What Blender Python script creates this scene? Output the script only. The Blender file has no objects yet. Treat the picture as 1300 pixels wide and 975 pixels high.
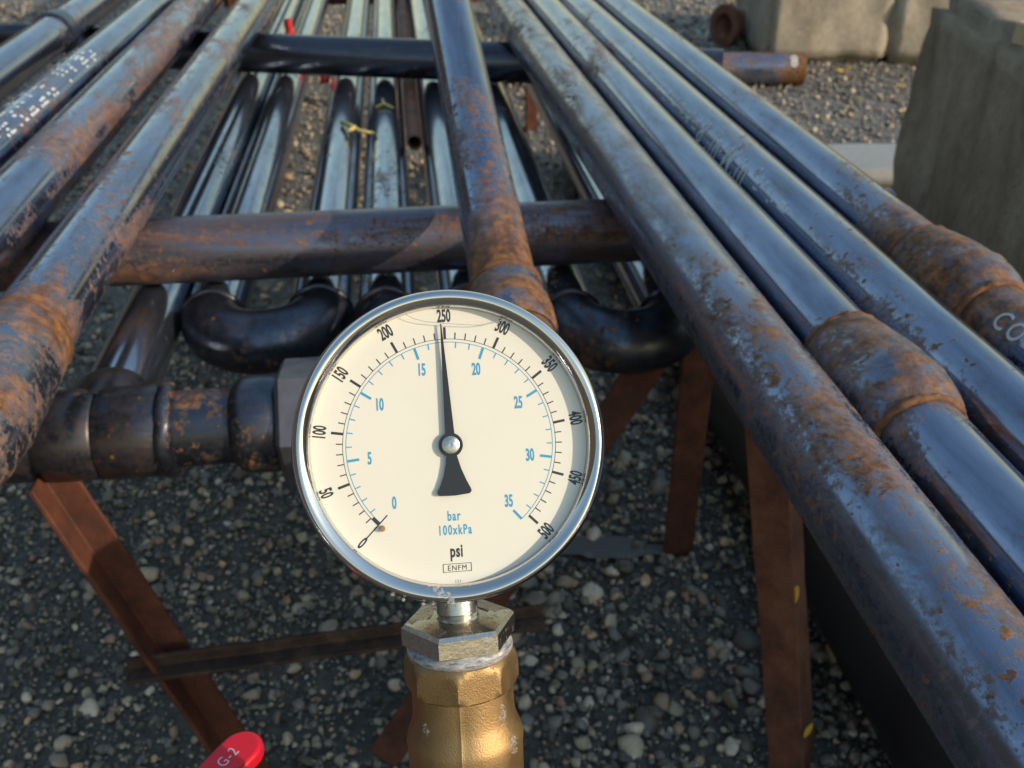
import bpy, bmesh, math, random
import numpy as np
from mathutils import Vector, Matrix, noise

# ------------------------------------------------------------------ camera, sky, sun, exposure
S = bpy.context.scene
COL = S.collection
R = math.radians
random.seed(7)
PITCH, YAW = R(31.5), R(6.488)
cam_d = bpy.data.cameras.new('camera')
cam = bpy.data.objects.new('camera', cam_d)
COL.objects.link(cam)
cam.location = (0, 0, 1.0)
cam.rotation_euler = (R(90) - PITCH, 0, -YAW)
cam_d.sensor_width = 36
cam_d.lens = 36 * 1222 / 1300
cam_d.clip_start = 0.01
cam_d.clip_end = 1000
cam_d.dof.use_dof = True
cam_d.dof.focus_distance = 0.352
cam_d.dof.aperture_fstop = 20
S.camera = cam

SUN = Vector((0.80, -0.48, 0.40)).normalized()
el = math.asin(SUN.z)
world = bpy.data.worlds.new('World')
S.world = world
world.use_nodes = True
wn = world.node_tree
sky = wn.nodes.new('ShaderNodeTexSky')
sky.sky_type = 'NISHITA'
sky.sun_disc = False
sky.sun_elevation = el
sky.sun_rotation = math.atan2(SUN.x, SUN.y)
sky.air_density = 2.1
sky.dust_density = 1.0
sky.ozone_density = 3.2
wn.links.new(sky.outputs[0], wn.nodes['Background'].inputs[0])
wn.nodes['Background'].inputs[1].default_value = 0.15
sd = bpy.data.lights.new('sun', 'SUN')
sd.energy = 2.7
sd.angle = R(0.55)
sd.color = (1.0, 0.86, 0.65)
sun = bpy.data.objects.new('sun', sd)
COL.objects.link(sun)
sun.location = SUN * 20
sun.rotation_euler = (-SUN).to_track_quat('-Z', 'Y').to_euler()
S.view_settings.view_transform = 'Standard'
S.view_settings.look = 'None'
S.view_settings.gamma = 1
S.view_settings.exposure = 0.50

# ------------------------------------------------------------------ node helpers
class NT:
    def __init__(s, name):
        s.m = bpy.data.materials.new(name)
        s.m.use_nodes = True
        s.t = s.m.node_tree
        s.b = s.t.nodes['Principled BSDF']
        s.out = s.t.nodes['Material Output']
        s.co = s.t.nodes.new('ShaderNodeTexCoord')
    def link(s, a, b): s.t.links.new(a, b)
    def val(s, sock, v):
        if hasattr(v, 'is_output') or isinstance(v, bpy.types.NodeSocket): s.link(v, sock)
        else:
            if isinstance(v, tuple) and len(v) == 3 and sock.type == 'RGBA': v = (*v, 1)
            sock.default_value = v
    def mapping(s, scale=(1, 1, 1), loc=(0, 0, 0), src='Object'):
        n = s.t.nodes.new('ShaderNodeMapping')
        s.link(s.co.outputs[src], n.inputs[0])
        n.inputs['Scale'].default_value = scale
        s.val(n.inputs['Location'], loc)
        return n.outputs[0]
    def noise(s, vec, scale, detail=5, rough=0.6, dist=0.0, out='Fac'):
        n = s.t.nodes.new('ShaderNodeTexNoise')
        s.link(vec, n.inputs['Vector'])
        n.inputs['Scale'].default_value = scale
        n.inputs['Detail'].default_value = detail
        n.inputs['Roughness'].default_value = rough
        n.inputs['Distortion'].default_value = dist
        return n.outputs[out]
    def voro(s, vec, scale, feature='F1'):
        n = s.t.nodes.new('ShaderNodeTexVoronoi')
        n.feature = feature
        s.link(vec, n.inputs['Vector'])
        n.inputs['Scale'].default_value = scale
        return n
    def ramp(s, fac, stops, interp='LINEAR'):
        n = s.t.nodes.new('ShaderNodeValToRGB')
        n.color_ramp.interpolation = interp
        e = n.color_ramp.elements
        while len(e) < len(stops): e.new(0.5)
        for i, (p, c) in enumerate(stops):
            e[i].position = p
            e[i].color = (c, c, c, 1) if not isinstance(c, tuple) else (*c, 1)
        s.link(fac, n.inputs[0])
        return n.outputs[0]
    def mix(s, fac, a, b):
        n = s.t.nodes.new('ShaderNodeMix')
        n.data_type = 'RGBA'
        s.val(n.inputs[0], fac); s.val(n.inputs[6], a); s.val(n.inputs[7], b)
        return n.outputs[2]
    def math(s, op, a, b=0.0, clamp=False):
        n = s.t.nodes.new('ShaderNodeMath')
        n.operation = op
        n.use_clamp = clamp
        s.val(n.inputs[0], a); s.val(n.inputs[1], b)
        return n.outputs[0]
    def bump(s, h, strength, dist=0.001):
        n = s.t.nodes.new('ShaderNodeBump')
        n.inputs['Strength'].default_value = strength
        n.inputs['Distance'].default_value = dist
        s.link(h, n.inputs['Height'])
        s.link(n.outputs[0], s.b.inputs['Normal'])
    def rnd(s):
        n = s.t.nodes.new('ShaderNodeObjectInfo')
        return n.outputs['Random']
    def set(s, **k):
        for kk, v in k.items(): s.val(s.b.inputs[kk.replace('_', ' ')], v)
        return s.m

def plain(name, color, rough=0.5, metal=0.0, bump=None, var=0.0):
    t = NT(name)
    v = t.mapping()
    c = color
    if var:
        n = t.noise(v, 60, 4)
        c = t.mix(n, tuple(x * (1 - var) for x in color), tuple(min(1, x * (1 + var)) for x in color))
    t.set(Base_Color=c, Roughness=rough, Metallic=metal)
    if bump: t.bump(t.noise(v, bump[0], 4), bump[1], bump[2])
    return t.m

def pipe_mat(name, rust, tint=(0.25, 0.28, 0.385), rough=0.13, stretch=0.35, dull=0.0, filmc=(0.16, 0.105, 0.07)):
    """black mill-scale steel with lacquer, rust blooms stretched along the pipe (local Y)"""
    t = NT(name)
    off = t.t.nodes.new('ShaderNodeCombineXYZ')
    k = t.math('MULTIPLY', t.rnd(), 37.0)
    for i in range(3): t.link(k, off.inputs[i])
    v = t.mapping((1, stretch, 1), off.outputs[0])
    v1 = t.mapping((1, 1, 1), off.outputs[0])
    vs_ = t.mapping((1, 0.09, 1), off.outputs[0])
    big = t.noise(v, 6, 4, 0.55)
    mid = t.noise(v, 38, 9, 0.74, 0.4)
    fine = t.noise(v1, 210, 6, 0.75)
    streak = t.noise(vs_, 75, 6, 0.7)
    # patches: broken up by fine scale so that their rims flake
    sm = t.math('ADD', t.math('MULTIPLY', big, 0.62), t.math('MULTIPLY', mid, 0.38))
    sm = t.math('ADD', sm, t.math('MULTIPLY', t.math('SUBTRACT', fine, 0.5), 0.30))
    # rust gathers on either side of a pipe's welded joint (object property 'joint' = its place along the pipe)
    at = t.t.nodes.new('ShaderNodeAttribute'); at.attribute_type = 'OBJECT'; at.attribute_name = 'joint'
    sx = t.t.nodes.new('ShaderNodeSeparateXYZ'); t.link(t.co.outputs['Object'], sx.inputs[0])
    near = t.math('SUBTRACT', 1.0, t.math('MULTIPLY', t.math('ABSOLUTE', t.math('SUBTRACT', sx.outputs[1], at.outputs['Fac'])), 7.5), True)
    sm = t.math('ADD', sm, t.math('MULTIPLY', near, 0.26))
    lo = 0.665 - 0.22 * rust
    mask = t.ramp(sm, [(lo, 0.0), (lo + 0.03, 0.6), (lo + 0.13, 1.0)])
    # specks: small pits, denser where the big noise is high
    sp = t.math('ADD', t.noise(v1, 85, 5, 0.62), t.math('MULTIPLY', t.math('SUBTRACT', big, 0.5), 0.5))
    smask = t.ramp(sp, [(0.685 - 0.09 * rust, 0.0), (0.715 - 0.09 * rust, 0.95)])
    mask = t.math('MAXIMUM', mask, smask)
    rc = t.ramp(t.noise(v1, 90, 7, 0.75), [(0.32, (0.028, 0.013, 0.008)), (0.46, (0.10, 0.038, 0.014)),
                                           (0.60, (0.27, 0.105, 0.022)), (0.78, (0.42, 0.215, 0.055))])
    grime = t.math('ADD', t.math('MULTIPLY', streak, 0.6), t.math('MULTIPLY', mid, 0.4))
    base = t.mix(t.ramp(grime, [(0.44, 0.0), (0.62, 1.0)]), tint, tuple(x * 0.6 for x in tint))
    if dull:
        film = t.ramp(t.math('ADD', t.math('MULTIPLY', mid, 0.65), t.math('MULTIPLY', fine, 0.35)), [(0.63 - 0.24 * dull, 0.0), (0.80 - 0.2 * dull, 0.9)])
        base = t.mix(film, base, filmc)
    col = t.mix(mask, base, rc)
    rr = t.math('ADD', t.math('MULTIPLY', grime, 0.22), rough - 0.10)
    if dull: rr = t.math('ADD', rr, t.math('MULTIPLY', film, 0.28))
    rr = t.math('ADD', t.math('MULTIPLY', mask, 0.5), rr, True)
    met = t.math('SUBTRACT', 0.94, mask, True)
    if dull: met = t.math('SUBTRACT', met, t.math('MULTIPLY', film, 0.7), True)
    t.set(Base_Color=col, Roughness=rr, Metallic=met)
    h = t.math('ADD', t.math('MULTIPLY', mask, t.math('ADD', 0.4, fine)), t.math('MULTIPLY', big, 0.6))
    t.bump(h, 0.30, 0.0010)
    return t.m

def rust_mat(name, a=(0.045, 0.014, 0.008), b=(0.17, 0.05, 0.022), c=(0.30, 0.12, 0.05), s=24, rough=0.75):
    t = NT(name)
    v = t.mapping()
    n = t.noise(v, s, 7, 0.7)
    f = t.noise(v, 240, 4, 0.7)
    col = t.ramp(n, [(0.3, a), (0.52, b), (0.78, c)])
    col = t.mix(t.ramp(f, [(0.56, 0.0), (0.75, 0.55)]), col, (0.02, 0.012, 0.010))
    t.set(Base_Color=col, Roughness=rough)
    t.bump(t.math('ADD', n, t.math('MULTIPLY', f, 0.4)), 0.5, 0.001)
    return t.m

M = {}
M['pipe_clean'] = pipe_mat('pipe_clean', 0.48, dull=0.32, filmc=(0.10, 0.072, 0.052))
M['pipe_mid'] = pipe_mat('pipe_mid', 0.52, dull=0.36, filmc=(0.10, 0.068, 0.045))
M['pipe_flecked'] = pipe_mat('pipe_flecked', 0.24, tint=(0.18, 0.21, 0.31), rough=0.15)
M['pipe_rusty'] = pipe_mat('pipe_rusty', 0.85, dull=0.4)
M['pipe_dull'] = pipe_mat('pipe_dull', 0.50, rough=0.20, dull=0.80, stretch=0.45, filmc=(0.115, 0.075, 0.048))
M['tube'] = pipe_mat('tube', 0.18, tint=(0.33, 0.365, 0.45), rough=0.13)
M['bend'] = pipe_mat('bend', 0.42, tint=(0.10, 0.11, 0.14), rough=0.32, stretch=1, dull=0.6, filmc=(0.05, 0.028, 0.02))
M['cross'] = pipe_mat('cross', 0.75, tint=(0.20, 0.20, 0.25), rough=0.30, dull=0.95, stretch=0.12, filmc=(0.115, 0.050, 0.028))
M['cross_dark'] = pipe_mat('cross_dark', 0.12, tint=(0.10, 0.105, 0.13), rough=0.3)
M['header'] = pipe_mat('header', 0.28, tint=(0.10, 0.10, 0.12), rough=0.30, dull=0.75, filmc=(0.06, 0.032, 0.02), stretch=1)
M['coupling'] = pipe_mat('coupling', 0.95, tint=(0.20, 0.22, 0.29), rough=0.26, dull=0.6, filmc=(0.34, 0.175, 0.06), stretch=1.6)
M['weld'] = rust_mat('weld_rust', (0.04, 0.018, 0.010), (0.17, 0.065, 0.024), (0.34, 0.15, 0.045), s=70)
M['angle'] = rust_mat('angle_iron', (0.035, 0.011, 0.007), (0.095, 0.027, 0.013), (0.175, 0.058, 0.025))
M['angle_pale'] = rust_mat('angle_iron_pale', (0.06, 0.022, 0.014), (0.155, 0.056, 0.030), (0.26, 0.115, 0.06))
M['bar'] = rust_mat('bar_dark', (0.016, 0.012, 0.012), (0.055, 0.030, 0.020), (0.15, 0.09, 0.06), s=40)
M['flange'] = rust_mat('flange_rust', (0.07, 0.028, 0.016), (0.19, 0.075, 0.04), (0.32, 0.14, 0.07), s=15)
M['chalk'] = plain('chalk', (0.52, 0.51, 0.48), 0.9, var=0.3)
M['stencil'] = plain('stencil_paint', (0.62, 0.62, 0.64), 0.6, var=0.25)
M['strap'] = plain('strap_band', (0.035, 0.045, 0.075), 0.35, 0.3)
M['poly'] = plain('black_poly', (0.020, 0.020, 0.023), 0.36, 0.0, (90, 0.15, 0.001))
M['nut'] = plain('union_steel', (0.15, 0.138, 0.15), 0.42, 0.6, (160, 0.5, 0.0008), 0.4)
M['nickel'] = None
M['steel'] = plain('polished_steel', (0.66, 0.63, 0.60), 0.10, 1.0, (300, 0.03, 0.0003))
M['case'] = plain('case_steel', (0.55, 0.53, 0.51), 0.22, 1.0)
M['black'] = plain('needle_black', (0.006, 0.006, 0.007), 0.8)
M['ink'] = plain('ink_black', (0.022, 0.017, 0.015), 0.7)
M['blue'] = plain('ink_blue', (0.03, 0.30, 0.52), 0.7)
M['pin'] = plain('stop_pin', (0.40, 0.19, 0.08), 0.4, 0.4)
M['red'] = plain('red_vinyl', (0.62, 0.006, 0.020), 0.38, 0.0, (220, 0.08, 0.0005))
M['white'] = plain('white_print', (0.62, 0.42, 0.48), 0.6, var=0.3)
M['leaf'] = plain('yellow_leaf', (0.62, 0.36, 0.03), 0.6, 0.0, (300, 0.3, 0.0005), 0.25)
M['twig'] = plain('yellow_twig', (0.50, 0.40, 0.12), 0.7, 0.0, (300, 0.3, 0.0005), 0.3)
M['ribbon'] = plain('red_ribbon', (0.65, 0.03, 0.02), 0.5)
M['wood'] = plain('pale_wood', (0.62, 0.46, 0.27), 0.7, 0.0, (60, 0.2, 0.001), 0.2)
M['slab'] = plain('slab_concrete', (0.30, 0.30, 0.30), 0.85, 0.0, (90, 0.4, 0.002), 0.2)

t = NT('brass'); v = t.mapping()
g = t.noise(v, 1500, 4, 0.65); n = t.noise(v, 90, 5)
t.set(Base_Color=t.mix(n, (0.30, 0.185, 0.085), (0.44, 0.29, 0.14)), Metallic=0.9, Roughness=t.ramp(n, [(0.3, 0.40), (0.7, 0.52)]))
t.bump(g, 0.6, 0.00035); M['brass'] = t.m

t = NT('nickel'); v = t.mapping()
n = t.noise(v, 260, 6, 0.7); st = t.ramp(n, [(0.56, 0.0), (0.66, 0.8)])
t.set(Base_Color=t.mix(st, (0.58, 0.54, 0.48), (0.16, 0.12, 0.08)), Metallic=t.math('SUBTRACT', 1.0, t.math('MULTIPLY', st, 0.6)),
      Roughness=t.math('ADD', 0.27, t.math('MULTIPLY', st, 0.4)))
t.bump(n, 0.5, 0.0005); M['nickel'] = t.m

t = NT('thread_sealant'); v = t.mapping((1, 1, 5))
n = t.noise(v, 230, 6, 0.7)
c = t.ramp(n, [(0.35, (0.10, 0.10, 0.12)), (0.5, (0.34, 0.33, 0.34)), (0.68, (0.62, 0.58, 0.50))])
y = t.ramp(t.noise(t.mapping(), 110, 2), [(0.66, 0.0), (0.69, 1.0)])
t.set(Base_Color=t.mix(y, c, (0.65, 0.50, 0.04)), Roughness=0.5, Metallic=0.25)
t.bump(n, 0.7, 0.0008); M['seal'] = t.m

t = NT('dial_card'); v = t.mapping()
n = t.noise(v, 40, 5, 0.6); sp = t.ramp(t.noise(v, 420, 2), [(0.765, 0.0), (0.79, 0.6)])
c = t.mix(n, (0.71, 0.655, 0.555), (0.75, 0.70, 0.605))
t.set(Base_Color=t.mix(sp, c, (0.42, 0.34, 0.25)), Roughness=0.55); M['dial'] = t.m

t = NT('window_glass')
lw = t.t.nodes.new('ShaderNodeLayerWeight')
fr = t.math('ADD', 0.04, t.math('MULTIPLY', 0.96, t.math('POWER', lw.outputs['Facing'], 5.0)), True)
lw.inputs[0].default_value = 0.5
tr = t.t.nodes.new('ShaderNodeBsdfTransparent'); gl = t.t.nodes.new('ShaderNodeBsdfGlossy')
gl.inputs['Roughness'].default_value = 0.02
mx = t.t.nodes.new('ShaderNodeMixShader')
t.link(fr, mx.inputs[0]); t.link(tr.outputs[0], mx.inputs[1]); t.link(gl.outputs[0], mx.inputs[2])
t.link(mx.outputs[0], t.out.inputs[0]); M['glass'] = t.m

t = NT('soap_bubbles')
t.set(Base_Color=(0.80, 0.78, 0.76), Roughness=0.10, Alpha=0.12); M['foam'] = t.m

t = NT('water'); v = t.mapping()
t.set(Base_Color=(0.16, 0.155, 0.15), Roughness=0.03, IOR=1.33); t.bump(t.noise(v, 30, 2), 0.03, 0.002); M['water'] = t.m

def concrete(name, a, b, c):
    t = NT(name)
    v = t.mapping((1, 1, 0.45)); v1 = t.mapping()
    n = t.noise(v, 6, 7, 0.7, 0.4); f = t.noise(v1, 45, 6, 0.7); p = t.noise(v1, 160, 3)
    col = t.ramp(n, [(0.32, a), (0.5, b), (0.72, c)])
    col = t.mix(t.ramp(f, [(0.45, 0.0), (0.75, 0.5)]), col, tuple(x * 0.45 for x in b))
    st = t.ramp(t.noise(v1, 5, 3), [(0.68, 0.0), (0.76, 0.5)])
    col = t.mix(st, col, (0.20, 0.10, 0.045))
    t.set(Base_Color=col, Roughness=0.9)
    pits = t.ramp(t.noise(v1, 75, 2), [(0.66, 1.0), (0.72, 0.0)])
    t.bump(t.math('ADD', t.math('ADD', f, t.math('MULTIPLY', p, 0.5)), pits), 0.8, 0.005)
    return t.m
M['conc_dark'] = concrete('concrete_weathered', (0.18, 0.125, 0.082), (0.34, 0.25, 0.17), (0.50, 0.39, 0.28))
M['conc_tan'] = concrete('concrete_tan', (0.31, 0.25, 0.185), (0.42, 0.35, 0.265), (0.52, 0.45, 0.355))
M['conc_grey'] = concrete('concrete_grey', (0.26, 0.215, 0.165), (0.37, 0.315, 0.245), (0.47, 0.41, 0.33))

def gravel_mat(name, dark):
    t = NT(name)
    g = t.t.nodes.new('ShaderNodeNewGeometry')
    r = g.outputs['Random Per Island']
    d = dark
    c = t.ramp(r, [(0.0, (0.040 * d, 0.037 * d, 0.034 * d)), (0.22, (0.078 * d, 0.073 * d, 0.066 * d)), (0.42, (0.135 * d, 0.122 * d, 0.100 * d)),
                   (0.60, (0.078 * d, 0.080 * d, 0.082 * d)), (0.74, (0.20 * d, 0.178 * d, 0.140 * d)), (0.85, (0.14 * d, 0.10 * d, 0.07 * d)),
                   (0.93, (0.26 * d, 0.24 * d, 0.21 * d)), (0.975, (0.27 * d, 0.19 * d, 0.115 * d))], 'CONSTANT')
    wm = t.t.nodes.new('ShaderNodeMix'); wm.data_type = 'RGBA'; wm.blend_type = 'MULTIPLY'; wm.inputs[0].default_value = 1.0
    t.link(c, wm.inputs[6]); wm.inputs[7].default_value = (1.08, 0.98, 0.89, 1); c = wm.outputs[2]
    v = t.mapping()
    n = t.noise(v, 130, 5, 0.7)
    c = t.mix(t.ramp(n, [(0.4, 0.0), (0.75, 0.45)]), c, (0.055 * d, 0.046 * d, 0.036 * d))
    w = t.noise(v, 2.2, 3)
    rr = t.ramp(w, [(0.40, 0.34), (0.58, 0.75)])
    t.set(Base_Color=c, Roughness=rr)
    t.bump(t.noise(v, 320, 4), 0.4, 0.001)
    return t.m
M['stone'] = gravel_mat('gravel_stones', 2.7)
M['stone_far'] = gravel_mat('gravel_stones_far', 2.3)

t = NT('ground_grit'); v = t.mapping()
vo = t.voro(v, 95); n = t.noise(v, 9, 6, 0.7); f = t.noise(v, 300, 4, 0.7)
c = t.ramp(vo.outputs['Color'], [(0.2, (0.10, 0.096, 0.090)), (0.6, (0.19, 0.18, 0.165)), (0.9, (0.30, 0.28, 0.25))])
sx = t.t.nodes.new('ShaderNodeSeparateXYZ'); t.link(v, sx.inputs[0])
wet = t.math('ADD', t.math('MULTIPLY', sx.outputs[1], 0.5), t.math('MULTIPLY', t.math('SUBTRACT', n, 0.5), 1.2))
c = t.mix(t.ramp(wet, [(0.0, 0.7), (0.9, 0.7), (1.0, 0.0)]), c, (0.070, 0.058, 0.049))
far = t.ramp(n, [(0.35, 0.0), (0.7, 0.45)])
t.set(Base_Color=t.mix(far, c, (0.060, 0.053, 0.044)), Roughness=t.ramp(n, [(0.42, 0.9), (0.62, 0.30)]))
t.bump(t.math('ADD', vo.outputs['Distance'], t.math('MULTIPLY', f, 0.3)), 0.9, 0.006); M['ground'] = t.m

# ------------------------------------------------------------------ mesh helpers
def link(name, me, mat, parent=None, smooth=True):
    o = bpy.data.objects.new(name, me)
    COL.objects.link(o)
    if mat is not None: me.materials.append(M[mat])
    if smooth: me.shade_smooth()
    if parent is not None: o.parent = parent
    return o

def raw(verts, faces, name='m'):
    me = bpy.data.meshes.new(name)
    me.from_pydata([tuple(v) for v in verts], [], faces)
    me.update()
    return me

def lathe(prof, n=48, sharp=None, twist=0.0, close=False):
    """profile [(radius, y)] turned about local Y; returns mesh"""
    vs, fs = [], []
    for r_, y_ in prof:
        for i in range(n):
            a = 2 * math.pi * i / n + twist
            vs.append((r_ * math.cos(a), y_, r_ * math.sin(a)))
    k = len(prof)
    for j in range(k if close else k - 1):
        j2 = (j + 1) % k
        for i in range(n):
            i2 = (i + 1) % n
            fs.append((j * n + i, j2 * n + i, j2 * n + i2, j * n + i2))
    me = raw(vs, fs)
    fix(me)
    return me

def fix(me, merge=True):
    bm = bmesh.new(); bm.from_mesh(me)
    if merge: bmesh.ops.remove_doubles(bm, verts=bm.verts, dist=1e-6)
    bmesh.ops.recalc_face_normals(bm, faces=bm.faces)
    bm.to_mesh(me); bm.free()

def sharpen(o, ang=35):
    me = o.data
    bm = bmesh.new(); bm.from_mesh(me)
    for e in bm.edges:
        if len(e.link_faces) == 2: e.smooth = e.calc_face_angle(0) < R(ang)
    bm.to_mesh(me); bm.free()
    return o

def sweep(path, r, n=24, caps=False):
    P = [Vector(p) for p in path]
    vs, fs = [], []
    up = None
    for i, p in enumerate(P):
        tg = (P[min(i + 1, len(P) - 1)] - P[max(i - 1, 0)]).normalized()
        if up is None:
            up = tg.orthogonal().normalized()
        up = (up - tg * up.dot(tg)).normalized()
        sd_ = tg.cross(up)
        rr = r[i] if isinstance(r, (list, tuple)) else r
        for k in range(n):
            a = 2 * math.pi * k / n
            vs.append(p + up * (rr * math.cos(a)) + sd_ * (rr * math.sin(a)))
    for i in range(len(P) - 1):
        for k in range(n):
            k2 = (k + 1) % n
            fs.append((i * n + k, i * n + k2, (i + 1) * n + k2, (i + 1) * n + k))
    if caps:
        fs.append(tuple(range(n))[::-1]); fs.append(tuple(range((len(P) - 1) * n, len(P) * n)))
    me = raw(vs, fs); fix(me, False)
    return me

def box_bm(bm, c, s, mat=None):
    g_ = bmesh.ops.create_cube(bm, size=1.0)
    for v_ in g_['verts']:
        v_.co = Vector((v_.co.x * s[0] + c[0], v_.co.y * s[1] + c[1], v_.co.z * s[2] + c[2]))
    return g_['verts']

def tag(o, label, cat, group=None, kind=None):
    if label: o['label'] = label
    if cat: o['category'] = cat
    if group: o['group'] = group
    if kind: o['kind'] = kind
    return o

def thing(name, label, cat, loc=(0, 0, 0), group=None):
    o = bpy.data.objects.new(name, None)
    COL.objects.link(o)
    o.empty_display_size = 0.05
    o.location = loc
    return tag(o, label, cat, group)

def text_mesh(s, height, xs=0.62, bold=0.012, space=1.0):
    cu = bpy.data.curves.new('t', 'FONT')
    cu.body = s; cu.size = 1.0; cu.offset = bold; cu.resolution_u = 4; cu.space_character = space
    ob = bpy.data.objects.new('t', cu)
    me = bpy.data.meshes.new_from_object(ob)
    bpy.data.objects.remove(ob)
    k = height / 0.72
    co = np.array([v_.co[:] for v_ in me.vertices])
    cx = (co[:, 0].min() + co[:, 0].max()) / 2
    for v_ in me.vertices: v_.co = ((v_.co.x - cx) * k * xs, (v_.co.y - 0.36) * k, 0)
    return me

# ------------------------------------------------------------------ the ground
gm = raw([(-150, -150, 0), (150, -150, 0), (150, 150, 0), (-150, 150, 0)], [(0, 1, 2, 3)])
tag(link('ground', gm, 'ground', smooth=False), None, None, kind='structure')

def blob(cx, cy, rx, ry, rot, z, seed, n=44):
    rs = random.Random(seed); ph = [rs.random() * 6.28 for _ in range(5)]
    vs = [(cx, cy, z)]
    for i in range(n):
        a = 2 * math.pi * i / n
        q = 1 + 0.22 * math.sin(2 * a + ph[0]) + 0.16 * math.sin(3 * a + ph[1]) + 0.12 * math.sin(5 * a + ph[2]) + 0.08 * math.sin(9 * a + ph[3])
        x, y_ = rx * q * math.cos(a), ry * q * math.sin(a)
        vs.append((cx + x * math.cos(rot) - y_ * math.sin(rot), cy + x * math.sin(rot) + y_ * math.cos(rot), z))
    return vs, [(0, i + 1, (i + 1) % n + 1) for i in range(n)]
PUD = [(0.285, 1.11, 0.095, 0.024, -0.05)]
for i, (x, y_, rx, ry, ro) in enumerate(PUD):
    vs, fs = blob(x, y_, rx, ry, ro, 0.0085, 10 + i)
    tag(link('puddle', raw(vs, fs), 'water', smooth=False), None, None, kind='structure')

def ico(sub):
    bm = bmesh.new(); bmesh.ops.create_icosphere(bm, subdivisions=sub, radius=1.0)
    v_ = np.array([x.co[:] for x in bm.verts]); f_ = np.array([[q.index for q in p.verts] for p in bm.faces]); bm.free()
    return v_, f_

def gravel(name, mat, pts, size, sub, label, seed):
    rg = np.random.default_rng(seed)
    v0, f0 = ico(sub)
    protos = []
    for k in range(24):
        sd_ = rg.normal(size=(11, 3)); sd_ /= np.linalg.norm(sd_, axis=1)[:, None]
        v_ = v0.copy()
        for q in sd_:                                   # flat broken faces
            d_ = v_ @ q; lim = rg.uniform(0.45, 0.85)
            m_ = d_ > lim
            v_[m_] -= np.outer(d_[m_] - lim, q) * 0.85
        v_ *= 1 + rg.normal(0, 0.05, (len(v_), 1))
        protos.append(v_ * np.array([1, rg.uniform(0.65, 1), rg.uniform(0.5, 0.85)]))
    N = len(pts); nv, nf = len(v0), len(f0)
    V = np.empty((N, nv, 3), np.float32)
    a = rg.uniform(0, 2 * np.pi, (N, 3)); a[:, 1:] = rg.normal(0, 0.45, (N, 2))
    pi_ = rg.integers(0, 24, N); P_ = np.array(protos)[pi_]
    c, s_ = np.cos(a), np.sin(a)
    def rot(Q, ax, c_, s2):
        i, j = [(0, 1), (1, 2), (0, 2)][ax]
        A = Q.copy(); A[..., i] = Q[..., i] * c_[:, None] - Q[..., j] * s2[:, None]; A[..., j] = Q[..., i] * s2[:, None] + Q[..., j] * c_[:, None]
        return A
    P_ = rot(rot(rot(P_, 1, c[:, 1], s_[:, 1]), 2, c[:, 2], s_[:, 2]), 0, c[:, 0], s_[:, 0])
    V[:] = P_ * size[:, None, None]
    z = size * rg.uniform(0.15, 0.75, N)
    V[..., 0] += pts[:, 0, None]; V[..., 1] += pts[:, 1, None]; V[..., 2] += z[:, None]
    F = (f0[None] + (np.arange(N) * nv)[:, None, None]).reshape(-1, 3)
    me = bpy.data.meshes.new(name)
    me.vertices.add(N * nv); me.vertices.foreach_set('co', V.ravel())
    me.loops.add(F.size); me.loops.foreach_set('vertex_index', F.ravel().astype(np.int32))
    me.polygons.add(len(F)); me.polygons.foreach_set('loop_start', np.arange(0, F.size, 3, dtype=np.int32))
    me.update(); me.validate()
    o = link(name, me, mat, smooth=(sub > 1))
    tag(o, label, 'gravel', kind='stuff')
    return o

rg = np.random.default_rng(3)
def scatter(n, x0, x1, y0, y1):
    p = np.column_stack([rg.uniform(x0, x1, n), rg.uniform(y0, y1, n)])
    keep = np.ones(n, bool)
    for (x, y_, rx, ry, ro) in PUD:
        c, s_ = math.cos(-ro), math.sin(-ro)
        dx, dy = p[:, 0] - x, p[:, 1] - y_
        u_, w_ = (dx * c - dy * s_) / rx, (dx * s_ + dy * c) / ry
        keep &= (u_ * u_ + w_ * w_) > 0.62 + rg.normal(0, 0.30, n)
    return p[keep]
p = scatter(19500, -1.05, 1.15, 0.35, 1.95)
sz = np.clip(rg.lognormal(math.log(0.0060), 0.42, len(p)), 0.0035, 0.021) * np.where(p[:, 0] > 0.0, 1.1, 0.85)
gravel('gravel', 'stone', p, sz, 2, 'wet dark mixed gravel lying under the pipe rack', 5)
p = scatter(32000, -1.05, 1.15, 0.35, 1.95)
sz = np.clip(rg.lognormal(math.log(0.0031), 0.25, len(p)), 0.002, 0.0055)
gravel('gravel_fines', 'stone', p, sz, 1, 'fine dark grit filling the gaps between stones under the rack', 8)
p = scatter(30000, -2.2, 3.6, 1.95, 6.0)
sz = np.clip(rg.lognormal(math.log(0.0085), 0.35, len(p)), 0.005, 0.024)
gravel('gravel', 'stone_far', p, sz, 1, 'dry grey gravel of the yard beyond the pipe rack', 6)

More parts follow.
